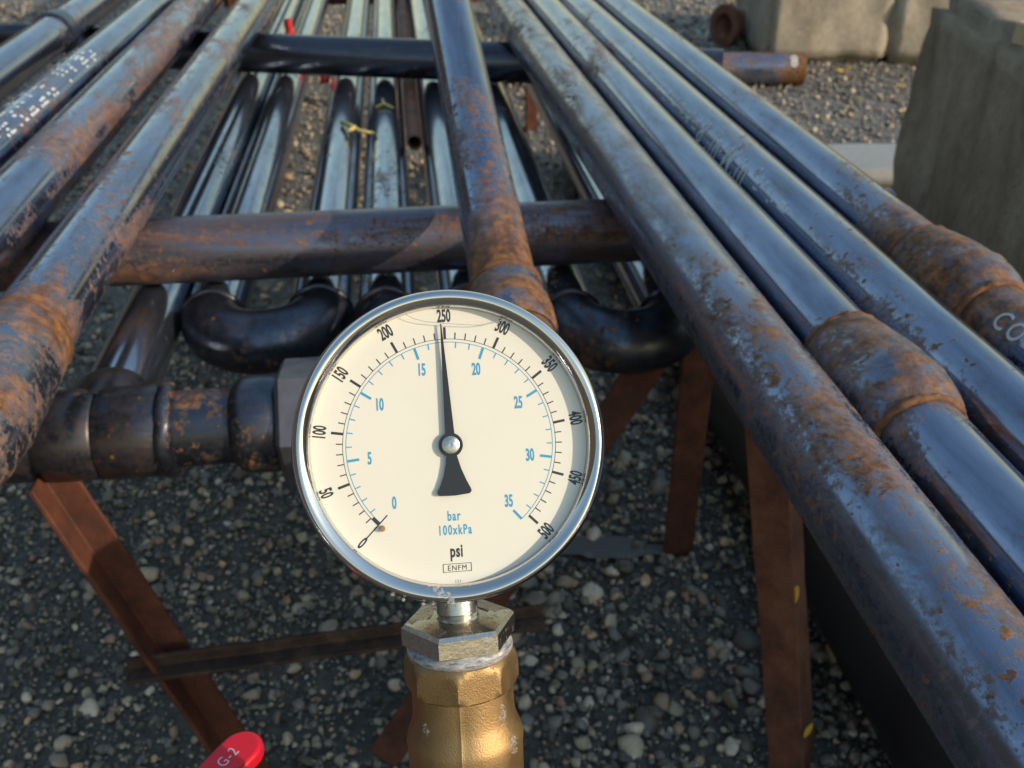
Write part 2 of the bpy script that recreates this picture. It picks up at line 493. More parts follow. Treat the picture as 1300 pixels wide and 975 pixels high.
# ------------------------------------------------------------------ concrete blocks and things in the yard behind
def rough_block(name, c, s, rz, mat, label, cat, amp=0.012, bev=0.03, taper=0.0):
    bm = bmesh.new(); bmesh.ops.create_cube(bm, size=1.0)
    for v_ in bm.verts:
        k = 1 - taper * (v_.co.z + 0.5)
        v_.co = Vector((v_.co.x * s[0] * k, v_.co.y * s[1] * k, (v_.co.z + 0.5) * s[2]))
    bmesh.ops.bevel(bm, geom=list(bm.edges), offset=bev, segments=2, affect='EDGES')
    bmesh.ops.subdivide_edges(bm, edges=[e for e in bm.edges if e.calc_length() > 0.1], cuts=14, use_grid_fill=True)
    bmesh.ops.triangulate(bm, faces=[f_ for f_ in bm.faces if len(f_.verts) > 4])
    bm.normal_update()
    for v_ in bm.verts:
        q = v_.co + Vector(c)
        edge = 2.2 if sum(abs(abs(v_.co[i]) - s[i] / 2) < bev * 1.5 for i in (0, 1)) + (s[2] - v_.co.z < bev * 1.5) > 1 else 1
        v_.co += v_.normal * (noise.fractal(q * 7, 1.0, 2.0, 5) * amp * edge)
    me = bpy.data.meshes.new(name); bm.to_mesh(me); bm.free()
    o = link(name, me, mat)
    o.location = c; o.rotation_euler = (0, 0, rz)
    return tag(o, label, cat)

rough_block('concrete_block', (1.47, 1.55, 0), (0.72, 1.30, 0.61), R(-10.5), 'conc_dark', 'dark weathered concrete block with a scrap of pale wood on top', 'block', amp=0.016)
rough_block('concrete_block', (1.86, 4.40, 0), (0.55, 0.6, 0.62), R(-6), 'conc_grey', 'grey concrete block right beside the flanged pipe', 'block')
rough_block('concrete_block', (2.46, 4.28, 0), (0.66, 0.6, 0.62), R(-13), 'conc_tan', 'tan concrete block butted against the grey block', 'block')
rough_block('concrete_block', (1.85, -0.02, 0), (0.8, 1.8, 1.12), R(-4), 'conc_grey', 'added unseen tall block shading the gravel in line with the dark weathered block', 'block')  # unseen block, added to keep low sun off the gravel
rough_block('concrete_slab', (1.42, 2.72, 0), (0.62, 0.26, 0.06), R(-4), 'slab', 'low pale concrete slab lying behind the dark weathered block', 'slab', amp=0.003, bev=0.008)
o = link('wood_scrap', raw([], []), 'wood', smooth=False)
bm = bmesh.new(); box_bm(bm, (0, 0, 0.02), (0.16, 0.05, 0.04)); bmesh.ops.bevel(bm, geom=list(bm.edges), offset=0.003, segments=1, affect='EDGES'); bm.to_mesh(o.data); bm.free()
o.location = (1.19, 1.70, 0.612); o.rotation_euler = (0, 0, R(15)); tag(o, 'pale sawn wood scrap lying on the dark concrete block', 'wood')

def open_pipe_mesh(r, L, wall=0.005, n=40, step=0.25):
    pr = [(r - wall, L), (r - wall, 0), (r, 0)]
    k = max(1, int(L / step))
    pr += [(r, L * (i + 1) / k) for i in range(k)]
    return lathe(pr, n, close=True)

def along(o, p0, p1):
    """place object built along +Y from p0 towards p1"""
    d_ = (Vector(p1) - Vector(p0)).normalized()
    x = d_.cross(Vector((0, 0, 1))).normalized(); z = x.cross(d_)
    m = Matrix((x, d_, z)).transposed().to_4x4()
    m.translation = Vector(p0)
    o.matrix_world = m
    return o

# unseen dark shed added at the left to darken the pipes' reflections
sh = thing('occluder', 'added unseen dark shed across the yard from the concrete blocks', 'occluder', (-6.0, 12.0, 0))
M['occluder_wall'] = plain('occluder_wall', (0.045, 0.036, 0.028), 0.8, 0.0, (20, 0.3, 0.01), 0.4)
M['occluder_roof'] = plain('occluder_roof', (0.06, 0.06, 0.065), 0.6, 0.0, (20, 0.3, 0.01), 0.3)
bm = bmesh.new(); box_bm(bm, (-1.5, 0, 1.9), (3.0, 36, 3.8)); me = bpy.data.meshes.new('wall'); bm.to_mesh(me); bm.free(); link('wall', me, 'occluder_wall', sh, smooth=False)
link('roof', raw([(0.3, -18.3, 3.75), (0.3, 18.3, 3.75), (-1.5, 18.3, 4.9), (-1.5, -18.3, 4.9), (-3.3, 18.3, 3.75), (-3.3, -18.3, 3.75)], [(0, 1, 2, 3), (3, 2, 4, 5), (0, 3, 5), (1, 4, 2), (0, 5, 4, 1)]), 'occluder_roof', sh, smooth=False)

# flanged pipe far behind
fp = thing('flanged_pipe', 'short rusty pipe with a round end flange by the grey block', 'pipe')
along(fp, (1.50, 4.50, 0.092), (2.6, 5.0, 0.07))
link('pipe', open_pipe_mesh(0.062, 1.1, 0.008), 'flange', fp)
fl = sharpen(link('flange', lathe([(0.055, -0.012), (0.092, -0.012), (0.092, 0.016), (0.070, 0.018), (0.063, 0.05), (0.055, 0.05)], 40, close=True), 'flange', fp))
gp = thing('ground_pipe', 'dark steel pipe on the gravel with a chalk mark near its end', 'pipe')
along(gp, (1.60, 3.78, 0.064), (0.55, 3.93, 0.064))
sharpen(link('pipe', open_pipe_mesh(0.062, 1.2, 0.007), 'pipe_dull', gp))
gp2 = thing('ground_pipe', 'thin black pipe on the gravel behind the strapped pipe', 'pipe')
along(gp2, (-1.45, 4.86, 0.05), (-3.2, 5.0, 0.05))
sharpen(link('pipe', open_pipe_mesh(0.048, 1.8, 0.006), 'cross_dark', gp2))
bp = thing('drain_pipe', 'large black plastic pipe lying on the gravel beside the leaf-stuck trestle leg', 'pipe')
along(bp, (0.605, -0.3, 0.104), (0.575, 4.0, 0.104))
sharpen(link('pipe', open_pipe_mesh(0.10, 3.2, 0.009, 64), 'poly', bp))

def wrap(me, r, y0, ang, flip=False):
    """lay a flat text mesh (x along, y across) on the outside of a pipe built along Y"""
    bm = bmesh.new(); bm.from_mesh(me)
    bmesh.ops.triangulate(bm, faces=bm.faces)
    bmesh.ops.subdivide_edges(bm, edges=[e for e in bm.edges if e.calc_length() > 0.004], cuts=2)
    for v_ in bm.verts:
        x, y_ = (v_.co.x, v_.co.y)
        if flip: x, y_ = -x, -y_
        a = ang - y_ / r
        v_.co = ((r + 0.0004) * math.sin(a), y0 + x, (r + 0.0004) * math.cos(a))
    bm.to_mesh(me); bm.free()
    return me

def dots(cols, rows, dx, dy, seed, fill=0.55):
    """worn dot-matrix print: short dashes in a character grid"""
    rs = random.Random(seed); vs, fs = [], []
    for ch in range(cols):
        if rs.random() < 0.15: continue
        for i in range(3):
            for j in range(rows):
                if rs.random() > fill: continue
                x = ch * dx * 4.2 + i * dx + rs.uniform(-.1, .1) * dx; y_ = (j - rows / 2) * dy
                w, h = dx * rs.uniform(.55, .95), dy * rs.uniform(.4, .65)
                k = len(vs); vs += [(x, y_, 0), (x + w, y_, 0), (x + w, y_ + h, 0), (x, y_ + h, 0)]; fs.append((k, k + 1, k + 2, k + 3))
    return raw(vs, fs)

link('chalk_mark', wrap(text_mesh('8', 0.05, 0.8, 0.03), 0.062, 0.05, R(-48)), 'chalk', gp)

# ------------------------------------------------------------------ the top layer of long pipes
PR = 0.0302
TOPZ = 0.64
def long_pipe(x0, y0, x1, y1, mat, label, r=PR, z=TOPZ, z1=None):
    o = thing('steel_pipe', label, 'pipe', group='long steel pipes on the rack')
    along(o, (x0, y0, z), (x1, y1, z if z1 is None else z1))
    L = (Vector((x1, y1, z if z1 is None else z1)) - Vector((x0, y0, z))).length
    p_ = sharpen(link('pipe', open_pipe_mesh(r, L, 0.0045, 48, 0.2), mat, o))
    p_['joint'] = -5.0
    return o

def coupling(o, y0, y1, r=PR, k=1.36, flip=False):
    """swaged coupling with welds at both ends"""
    L = y1 - y0; R_ = r * k
    pr = [(r * 0.99, y0 - 0.006), (r * 1.06, y0 - 0.002)]
    for q in np.linspace(0, 1, 22):              # blunt shoulder near, longer taper far
        u_ = q / 0.30 if q < 0.30 else 1 - (q - 0.30) / 0.70 * 0.98
        w = math.sin(min(1, u_) * math.pi / 2) ** (0.55 if q < 0.30 else 0.75)
        ridge = 0.0011 * math.exp(-((q - 0.33) / 0.03) ** 2)
        pr.append((r * 1.07 + (R_ - r * 1.07) * w + ridge, y0 + L * q))
    pr += [(r * 1.04, y1 + 0.003), (r * 0.99, y1 + 0.006)]
    if flip: pr = [(a, y0 + y1 - b) for a, b in pr][::-1]
    me = lathe(pr, 64)
    for v_ in me.vertices:
        q = v_.co.copy(); d_ = Vector((q.x, 0, q.z)).normalized()
        v_.co += d_ * noise.fractal(q * 60, 1, 2, 3) * 0.0007
    cpl = link('coupling', me, 'coupling', o); cpl['joint'] = -5.0
    for ch in o.children:
        if ch.name.startswith('pipe'): ch['joint'] = (y0 + y1) / 2
    for yy, rr in ((y0 - 0.003, r * 1.02), (y1 + 0.002, r * 1.03)):
        pts = []
        for i in range(72):
            a = 2 * math.pi * i / 72
            b = rr + 0.0012 * noise.noise(Vector((math.cos(a) * 9, math.sin(a) * 9, yy * 50)))
            pts.append((b * math.cos(a), yy + 0.002 * noise.noise(Vector((math.cos(a) * 5, math.sin(a) * 5, 3))), b * math.sin(a)))
        pts.append(pts[0])
        link('weld', sweep(pts, [0.0030 + 0.0012 * noise.noise(Vector(q) * 120) for q in pts], 8), 'weld', o)

# left group
l1 = long_pipe(-0.3101, 0.05, -0.2220, 6.0, 'pipe_clean', 'rust-spotted steel pipe with a swollen rusty coupling passing over the manifold tee', r=0.0320)
coupling(l1, 0.475, 0.64, 0.032, 1.27)
l2 = long_pipe(-0.4068, 0.05, -0.3753, 6.0, 'pipe_rusty', 'steel pipe streaked with orange rust beside the stencilled pipe', r=0.0330)
l3 = long_pipe(-0.4960, 0.05, -0.4323, 6.0, 'pipe_clean', 'steel pipe with white dot stencil print along its top', r=0.0302)
link('stencil_print', wrap(dots(11, 7, 0.010, 0.0062, 4), PR, 1.08, R(14)), 'stencil', l3)['kind'] = 'stuff'
l4 = long_pipe(-0.5942, 0.05, -0.6257, 6.0, 'pipe_clean', 'steel pipe with a dark strap band around it', r=0.0310)
st = link('strap', lathe([(0.0312, 1.80), (0.0355, 1.80), (0.0355, 1.835), (0.0312, 1.835)], 48, close=True), 'strap', l4); sharpen(st)
# right group
r1 = long_pipe(0.2727, -0.25, 0.1152, 6.0, 'pipe_dull', 'dull brown-filmed steel pipe passing over a return bend and the splayed leg', r=0.0330)
r2 = long_pipe(0.3406, -0.25, 0.1987, 6.0, 'pipe_mid', 'blue-black steel pipe with a rusty coupling touching the dull pipe', r=0.0302)
coupling(r2, 0.25 + 0.490, 0.25 + 0.600, k=1.36)
r3 = long_pipe(0.4106, -0.25, 0.2575, 6.0, 'pipe_clean', 'steel pipe with white chalk lettering along its flank', r=0.0302)
link('chalk_lettering', wrap(text_mesh('8 .in M.in°', 0.030, 0.85, 0.004, 1.2), PR, 0.25 + 1.02, R(-52), True), 'chalk', r3)['kind'] = 'stuff'
link('stencil_print', wrap(dots(15, 5, 0.0075, 0.0034, 9, 0.36), PR, 0.25 + 1.30, R(-48), True), 'stencil', r3)['kind'] = 'stuff'
r4 = long_pipe(0.4822, -0.25, 0.3403, 6.0, 'pipe_mid', 'steel pipe with a rusty coupling and chalked CO, nearest the dark concrete block', r=0.0302)
coupling(r4, 0.25 + 0.645, 0.25 + 0.755, k=1.36)
link('chalk_mark', wrap(text_mesh('CO', 0.016, 0.9, 0.008, 1.3), PR, 0.25 + 0.590, R(-45), True), 'chalk', r4)

# ------------------------------------------------------------------ cross pipes
cp = thing('cross_pipe', 'rusty brown steel pipe laid crosswise over the coil beside its return bends', 'pipe')
along(cp, (-0.66, 1.016, 0.572), (0.56, 1.016, 0.572))
sharpen(link('pipe', open_pipe_mesh(0.0365, 1.22, 0.005, 48, 0.1), 'cross', cp))['joint'] = -5.0
cp = thing('cross_pipe', 'smooth black steel pipe laid slightly askew across the coil tubes', 'pipe')
along(cp, (-0.64, 2.07, 0.572), (0.58, 1.735, 0.572))
sharpen(link('pipe', open_pipe_mesh(0.0365, 1.265, 0.005, 48, 0.2), 'cross_dark', cp))['joint'] = -5.0

# ------------------------------------------------------------------ serpentine coil with its manifold
TR, TZ = 0.0335, 0.5
coil = thing('pipe_coil', 'black serpentine pipe coil with return bends and welded manifold under the cross pipes', 'pipe coil')
TX = [-0.291, -0.222, -0.105, -0.030, 0.062, 0.172, 0.287]
TY0 = [0.80, 0.985, 0.985, 0.97, 0.97, 0.94, 0.94]
def coil_part(name, me, mat):
    o = link(name, me, mat, coil)
    o['joint'] = -5.0
    return o
for x, y0 in zip(TX, TY0):
    o = coil_part('tube', open_pipe_mesh(TR, 4.6 - y0, 0.004, 40, 0.3), 'tube'); sharpen(o)
    o.location = (x, y0, TZ)
def ubend(xa, xb, y0, sgn, mat='bend'):
    c = (xa + xb) / 2; rad = (xb - xa) / 2
    pts = [(c - rad * math.cos(a), y0 - sgn * rad * math.sin(a) * 1.0, TZ) for a in np.linspace(0, math.pi, 28)]
    coil_part('return_bend', sweep(pts, TR * 1.04, 32), mat)
    for xx in (xa, xb):
        ring = [(xx + (TR + 0.001) * math.cos(q), y0 + 0.0015 * math.sin(5 * q), TZ + (TR + 0.001) * math.sin(q)) for q in np.linspace(0, 2 * math.pi, 49)]
        coil_part('weld', sweep(ring, 0.0035, 8), 'header')
ubend(TX[1], TX[2], 0.985, 1); ubend(TX[3], TX[4], 0.97, 1); ubend(TX[5], TX[6], 0.94, 1)
for a, b in ((0, 1), (2, 3), (4, 5)):
    ubend(TX[a], TX[b], 4.6, -1)
# manifold along X at y = .767
HY = 0.767
def along_x(name, prof, mat, n=48):
    o = coil_part(name, lathe(prof, n), mat)
    o.location = (0, HY, TZ); o.rotation_euler = (0, 0, R(-90))
    return o
tee = along_x('tee', [(0.0, -0.47), (0.034, -0.465), (0.0400, -0.44), (0.0405, -0.352), (0.0365, -0.345), (0.0365, -0.342), (0.0425, -0.336), (0.0425, -0.292), (0.0405, -0.290), (0.0425, -0.287), (0.0430, -0.236), (0.0385, -0.228)], 'header')
sharpen(tee, 50)
br = coil_part('tee_branch', lathe([(0.043, 0.0), (0.0395, 0.035), (0.0375, 0.055), (0.0345, 0.062)], 40), 'header'); br.location = (TX[0], HY, TZ)
ring = [(-0.229, HY + 0.0375 * math.cos(q), TZ + 0.0375 * math.sin(q)) for q in np.linspace(0, 2 * math.pi, 61)]
coil_part('weld', sweep([(x + 0.003 * noise.noise(Vector((y_ * 90, z * 90, 0))), y_, z) for x, y_, z in ring], 0.0085, 10), 'bend')
sharpen(along_x('nipple', [(0.0355, -0.232), (0.0355, -0.168)], 'bend'))
sharpen(along_x('hub', [(0.0355, -0.172), (0.043, -0.166), (0.0455, -0.158), (0.0455, -0.132), (0.043, -0.128)], 'bend'), 50)
un = coil_part('union_nut', lathe([(0.030, -0.128), (0.056, -0.128), (0.0605, -0.124), (0.0605, -0.060), (0.056, -0.055), (0.030, -0.055)], 6, twist=R(12)), 'nut')
un.location = (0, HY, TZ); un.rotation_euler = (0, 0, R(-90)); un.data.shade_flat()
sharpen(along_x('header_pipe', [(0.0302, -0.06), (0.0302, 0.045), (0.036, 0.047), (0.036, 0.06)], 'header'))
el_pts = [(0.05, HY, TZ), (0.062, HY, TZ)] + [(0.062 + 0.03 * math.sin(a), HY - 0.0 , TZ + 0.03 * (1 - math.cos(a))) for a in np.linspace(0.1, math.pi / 2, 10)] + [(0.092, HY, TZ + 0.05)]
coil_part('elbow', sweep(el_pts, 0.034, 28), 'bend')

# small loose tube between the coil tubes
tb = thing('thin_tube', 'thin rusty open-ended tube lying in a groove between coil tubes', 'tube')
along(tb, (0.0165, 1.55, 0.516), (0.0165, 4.4, 0.516))
sharpen(link('pipe', open_pipe_mesh(0.0125, 2.85, 0.002, 24, 0.5), 'flange', tb))

# rising middle pipe
d_ = Vector((-0.013, 0.593, 0.144)).normalized()
p0 = Vector((0.0815, 0.80, 0.625))
mp = thing('riser_pipe', 'steel pipe rising at a slant over both cross pipes from behind the gauge', 'pipe')
along(mp, p0 - d_ * 0.035, p0 + d_ * 3.0)
sharpen(link('pipe', open_pipe_mesh(0.0302, 3.0, 0.0045, 48, 0.2), 'pipe_flecked', mp))['joint'] = 0.0
sharpen(link('coupling', lathe([(0.0310, 0.012), (0.0335, 0.006), (0.0335, -0.004), (0.037, -0.016), (0.0385, -0.03), (0.0385, -0.05), (0.036, -0.056)], 48), 'coupling', mp), 60)['joint'] = -5.0
ring = [(0.0305 * math.cos(q), 0.013 + 0.001 * math.sin(4 * q), 0.0305 * math.sin(q)) for q in np.linspace(0, 2 * math.pi, 49)]
link('weld', sweep(ring, 0.004, 8), 'weld', mp)
ea = [(0, -0.045, 0), (0, -0.055, -0.002), (0, -0.070, -0.012), (0, -0.078, -0.028), (0, -0.080, -0.05)]
link('elbow', sweep(ea, 0.036, 28), 'bend', mp)

# ------------------------------------------------------------------ rusty angle-iron trestles
def angle_iron(name, p0, p1, side, w, mat, parent, th=0.005, w2=None):
    """L section from p0 to p1; 'side' is roughly the direction of the first flange"""
    p0, p1 = Vector(p0), Vector(p1)
    d_ = (p1 - p0).normalized(); L = (p1 - p0).length
    x = Vector(side); x = (x - d_ * x.dot(d_)).normalized(); z = d_.cross(x)
    w2 = w2 or w
    sec = [(0, 0), (w, 0), (w, th), (th, th), (th, w2), (0, w2)]
    k = 14; vs, fs = [], []
    for i in range(k + 1):
        q = p0 + d_ * (L * i / k)
        for a, b in sec:
            vs.append(q + x * a + z * b)
    for i in range(k):
        for j in range(6):
            j2 = (j + 1) % 6
            fs.append((i * 6 + j, i * 6 + j2, (i + 1) * 6 + j2, (i + 1) * 6 + j))
    fs.append((5, 4, 3, 2, 1, 0)); fs.append(tuple(k * 6 + j for j in range(6)))
    bm = bmesh.new(); me = raw(vs, fs); bm.from_mesh(me)
    bmesh.ops.recalc_face_normals(bm, faces=bm.faces)
    bmesh.ops.bevel(bm, geom=[e for e in bm.edges if len(e.link_faces) == 2 and e.calc_face_angle(0) > 0.5], offset=0.0009, segments=1, affect='EDGES')
    for v_ in bm.verts: v_.co += Vector((noise.noise(v_.co * 14), noise.noise(v_.co * 14 + Vector((5, 0, 0))), 0)) * 0.0012
    bm.to_mesh(me); bm.free()
    return link(name, me, mat, parent, smooth=False)

tr = thing('trestle', 'rusty angle-iron trestle with a low dark crossbar below the manifold', 'trestle')
angle_iron('leg', (-0.348, 0.745, 0.475), (-0.185, 0.69, 0.0), (1, 0.05, 0), 0.031, 'angle', tr, w2=0.034)
angle_iron('leg', (0.285, 0.895, 0.480), (-0.055, 0.755, 0.0), (-1, 0.3, 0), 0.038, 'angle', tr, w2=0.04)
angle_iron('crossbar', (-0.300, 0.700, 0.266), (0.115, 0.740, 0.252), (0, 0, 1), 0.017, 'bar', tr, w2=0.022)
for q in ((-0.262, 0.712, 0.262), (-0.242, 0.712, 0.255)):
    link('weld', sweep([(q[0] + 0.004 * i, q[1] - 0.004 + 0.001 * math.sin(i * 2), q[2] + 0.012 - 0.001 * i) for i in range(7)], [0.002 + 0.001 * (i % 2) for i in range(7)], 8, True), 'bar', tr)
tr2 = thing('trestle', 'rusty angle-iron trestle with yellow leaves stuck on its splayed leg', 'trestle')
angle_iron('leg', (0.345, 0.800, 0.60), (0.425, 0.675, 0.0), (-0.80, 0.6, 0), 0.042, 'angle_pale', tr2, w2=0.045)
angle_iron('leg', (0.400, 1.09, 0.60), (0.402, 1.085, 0.0), (-1, 0.0, 0), 0.045, 'angle', tr2, w2=0.03)
angle_iron('top_rail', (0.372, 0.80, 0.60), (0.392, 1.10, 0.60), (0, 0, -1), 0.03, 'angle', tr2)
tr3 = thing('trestle', 'rusty trestle under the coil beyond the smooth black cross pipe', 'trestle')
for sx in (-0.52, 0.42):
    angle_iron('leg', (sx, 3.3, 0.47), (sx, 3.3, 0.0), (1, 0, 0), 0.045, 'angle', tr3)
angle_iron('top_rail', (-0.54, 3.3, 0.466), (0.46, 3.3, 0.466), (0, 0, -1), 0.04, 'angle', tr3)

# ------------------------------------------------------------------ the pressure gauge
mm = 0.001
fwv = Vector((math.sin(YAW) * math.cos(PITCH), math.cos(YAW) * math.cos(PITCH), -math.sin(PITCH)))
upv = Vector((math.sin(YAW) * math.sin(PITCH), math.cos(YAW) * math.sin(PITCH), math.cos(PITCH)))
riv = Vector((math.cos(YAW), -math.sin(YAW), 0))
GC = Vector((0.0095, 0.2945, 0.796)) + riv * 0.001 - upv * 0.0021
def frame(n_, roll, loc):
    x = (riv - n_ * riv.dot(n_)).normalized(); y_ = n_.cross(x)
    c, s_ = math.cos(roll), math.sin(roll)
    x2 = x * c + y_ * s_; y2 = y_ * c - x * s_
    m = Matrix((x2, y2, n_)).transposed().to_4x4(); m.translation = loc
    return m
n_g = (Vector((0, 0, 1)) - GC + riv * 0.018 - upv * 0.004).normalized()
gauge = thing('pressure_gauge', 'round steel pressure gauge with cream dial and black needle', 'gauge')
gauge.matrix_world = frame(n_g, R(3.2), GC)

def turned(name, prof, mat, parent, n=96, close=False, ang=40):
    """profile [(r mm, z mm)] about local Z"""
    me = lathe([(a * mm, b * mm) for a, b in prof], n, close=close)
    for v_ in me.vertices: v_.co = (v_.co.x, -v_.co.z, v_.co.y)
    fix(me, False)
    return sharpen(link(name, me, mat, parent), ang)

turned('case', [(0, -34), (20, -34), (48, -33), (51.5, -30), (52, -27), (52, -6), (50, -1.2), (0, -1.2)], 'case', gauge)
turned('bezel', [(51.2, -1), (51.2, 3.4), (51.6, 4.6), (53.6, 5.8), (54.4, 6.3), (55.2, 6.3), (56.2, 5.8), (57.1, 4.6), (57.6, 2.8), (57.7, -3.5), (57.2, -5.2), (56.0, -6.2), (52.1, -6.4), (52.1, -1)], 'steel', gauge, 160, True, 50)
dial = turned('dial', [(0, 0), (51.15, 0), (51.15, -1), (0, -1)], 'dial', gauge, 96)
turned('glass', [(0, 3.6), (51.18, 3.6)], 'glass', gauge, 96)

def flat(name, polys, mat, parent, z):
    vs, fs = [], []
    for p_ in polys:
        k = len(vs); vs += [(x * mm, y_ * mm, z * mm) for x, y_ in p_]; fs.append(tuple(range(k, k + len(p_))))
    return link(name, raw(vs, fs), mat, parent, smooth=False)
def ring_poly(r0, r1, a0, a1, n=120):
    out = []
    for i in range(n):
        b0, b1 = a0 + (a1 - a0) * i / n, a0 + (a1 - a0) * (i + 1) / n
        out.append([(r0 * math.cos(b0), r0 * math.sin(b0)), (r1 * math.cos(b0), r1 * math.sin(b0)), (r1 * math.cos(b1), r1 * math.sin(b1)), (r0 * math.cos(b1), r0 * math.sin(b1))])
    return out
def tick(a, r0, r1, w):
    c, s_ = math.cos(a), math.sin(a)
    return [(r0 * c - w * s_ / 2, r0 * s_ + w * c / 2), (r0 * c + w * s_ / 2, r0 * s_ - w * c / 2), (r1 * c + w * s_ / 2, r1 * s_ - w * c / 2), (r1 * c - w * s_ / 2, r1 * s_ + w * c / 2)]
def A(psi): return R(225 - 270 * psi / 500)
def AB(bar): return A(bar * 14.5038)
flat('psi_arc', ring_poly(39.35, 39.55, A(0), A(500)), 'ink', dial, 0.05)
flat('psi_ticks', [tick(A(q), 39.4, 43.9 if q % 50 == 0 else 41.9, 0.95 if q % 50 == 0 else 0.40) for q in range(10, 501, 10)], 'ink', dial, 0.08)
flat('bar_arc', ring_poly(38.15, 38.4, A(0), AB(35)), 'blue', dial, 0.05)
flat('bar_ticks', [tick(AB(q), 33.8 if q % 5 == 0 else 36.1, 38.3, 0.95 if q % 5 == 0 else 0.40) for q in range(1, 36)], 'blue', dial, 0.08)
flat('zero_mark', [tick(A(0), 34.5, 46.0, 0.42)] + ring_poly(38.2, 39.6, A(0), A(9), 4), 'ink', dial, 0.11)
def put_text(s, x, y_, h, rot, mat, xs=0.62, bold=0.03, space=1.0, name='numeral'):
    me = text_mesh(s, h * mm, xs, bold, space)
    o = link(name, me, mat, dial, smooth=False)
    o.location = (x * mm, y_ * mm, 0.09 * mm); o.rotation_euler = (0, 0, rot)
    return o
for q in range(0, 501, 50):
    a = A(q); rr = 48.3 if q not in (0, 500) else 47.8
    rot = a - math.pi / 2
    if q in (0, 50, 450, 500): rot += math.pi
    put_text(str(q), rr * math.cos(a), rr * math.sin(a), 4.7, rot, 'ink', 0.52)
for q in range(0, 36, 5):
    a = AB(q); rr = 30.0
    if q == 0: a += R(-2.5); rr = 29.4
    if q == 35: a += R(2.5)
    put_text(str(q), rr * math.cos(a), rr * math.sin(a), 4.5, 0, 'blue', 0.52)
put_text('bar', 0, -26.0, 3.7, 0, 'blue', 0.62, 0.02, 1.2, 'unit_text')
put_text('100xkPa', 0.3, -31.2, 3.6, 0, 'blue', 0.60, 0.02, 1.25, 'unit_text')
put_text('psi', 0.2, -38.9, 4.6, 0, 'ink', 0.62, 0.03, 1.1, 'unit_text')
put_text('ENFM', 0.2, -45.2, 2.0, 0, 'ink', 0.92, 0.0, 1.2, 'maker_mark')
flat('maker_mark_box', [[(x0 + 0.2, y0 - 45.2), (x1 + 0.2, y0 - 45.2), (x1 + 0.2, y1 - 45.2), (x0 + 0.2, y1 - 45.2)] for x0, x1, y0, y1 in
     ((-5.3, 5.3, 1.35, 1.55), (-5.3, 5.3, -1.55, -1.35), (-5.3, -5.05, -1.55, 1.55), (5.05, 5.3, -1.55, 1.55))], 'ink', dial, 0.09)
put_text('121', 0.2, -50.2, 1.1, 0, 'ink', 0.8, 0.0, 1.4, 'maker_mark')

def slab_poly(name, poly, z0, z1, mat, parent):
    n_ = len(poly)
    vs = [(x * mm, y_ * mm, z0 * mm) for x, y_ in poly] + [(x * mm, y_ * mm, z1 * mm) for x, y_ in poly]
    fs = [tuple(range(n_, 2 * n_)), tuple(range(n_))[::-1]] + [(i, (i + 1) % n_, n_ + (i + 1) % n_, n_ + i) for i in range(n_)]
    return link(name, raw(vs, fs), mat, parent, smooth=False)
ndl = bpy.data.objects.new('needle', None)
ndl_poly = [(-1.75, 3.5), (-0.22, 45.0), (0.22, 45.0), (1.75, 3.5)]
hubp = [(4.5 * math.cos(a), 4.5 * math.sin(a)) for a in np.linspace(0, 2 * math.pi, 40, endpoint=False)]
tailp = [(-1.9, -3.6), (-2.4, -7.0), (-3.6, -11.5), (-5.2, -15.2), (-6.2, -16.6), (-6.4, -17.6), (-5.6, -18.3), (0, -18.7), (5.6, -18.3), (6.4, -17.4), (6.1, -16.3), (4.8, -13.4), (3.2, -9.0), (1.9, -3.6)]
bpy.data.objects.remove(ndl)
bm = bmesh.new()
for poly, z0, z1 in ((ndl_poly, 1.35, 1.75), (hubp, 1.2, 1.95), (tailp, 1.3, 1.7)):
    v0 = [bm.verts.new((x * mm, y_ * mm, z0 * mm)) for x, y_ in poly]; v1 = [bm.verts.new((x * mm, y_ * mm, z1 * mm)) for x, y_ in poly]
    bm.faces.new(v1); bm.faces.new(v0[::-1])
    for i in range(len(poly)): bm.faces.new((v0[i], v0[(i + 1) % len(poly)], v1[(i + 1) % len(poly)], v1[i]))
bmesh.ops.recalc_face_normals(bm, faces=bm.faces)
me = bpy.data.meshes.new('needle'); bm.to_mesh(me); bm.free()
ndl = link('needle', me, 'black', gauge, smooth=False); ndl.rotation_euler = (0, 0, R(1.7))
hb = turned('hub_cap', [(3.3, 1.9), (3.3, 2.5), (3.0, 2.75), (0.6, 2.8), (0.5, 2.5), (0, 2.5)], 'nickel', ndl, 40)
pinp = turned('stop_pin', [(0.0, 2.0), (0.9, 1.9), (1.1, 1.4), (1.1, 0)], 'pin', gauge, 20)
pinp.location = (39.3 * mm * math.cos(A(-5)), 39.3 * mm * math.sin(A(-5)), 0)
pts = [(x * mm, y_ * mm, 3.0 * mm) for x, y_ in [(-14, 48.9), (-11.5, 47.3), (-7, 45.9), (0, 45.0), (7, 44.2), (13, 43.8), (18, 44.3), (22, 45.5), (24, 45.0)]]
t_ = NT('liquid_line'); t_.set(Base_Color=(0.55, 0.50, 0.42), Roughness=0.1, Alpha=0.55); M['liquid'] = t_.m
link('liquid_line', sweep(pts, 0.00016, 8), 'liquid', gauge)
turned('stem', [(7.8, -9), (7.8, 9), (7.0, 9.5), (0, 9.5)], 'nickel', gauge, 40).matrix_local = Matrix.Translation((0, -55 * mm, -14 * mm)) @ Matrix.Rotation(R(90), 4, 'X')

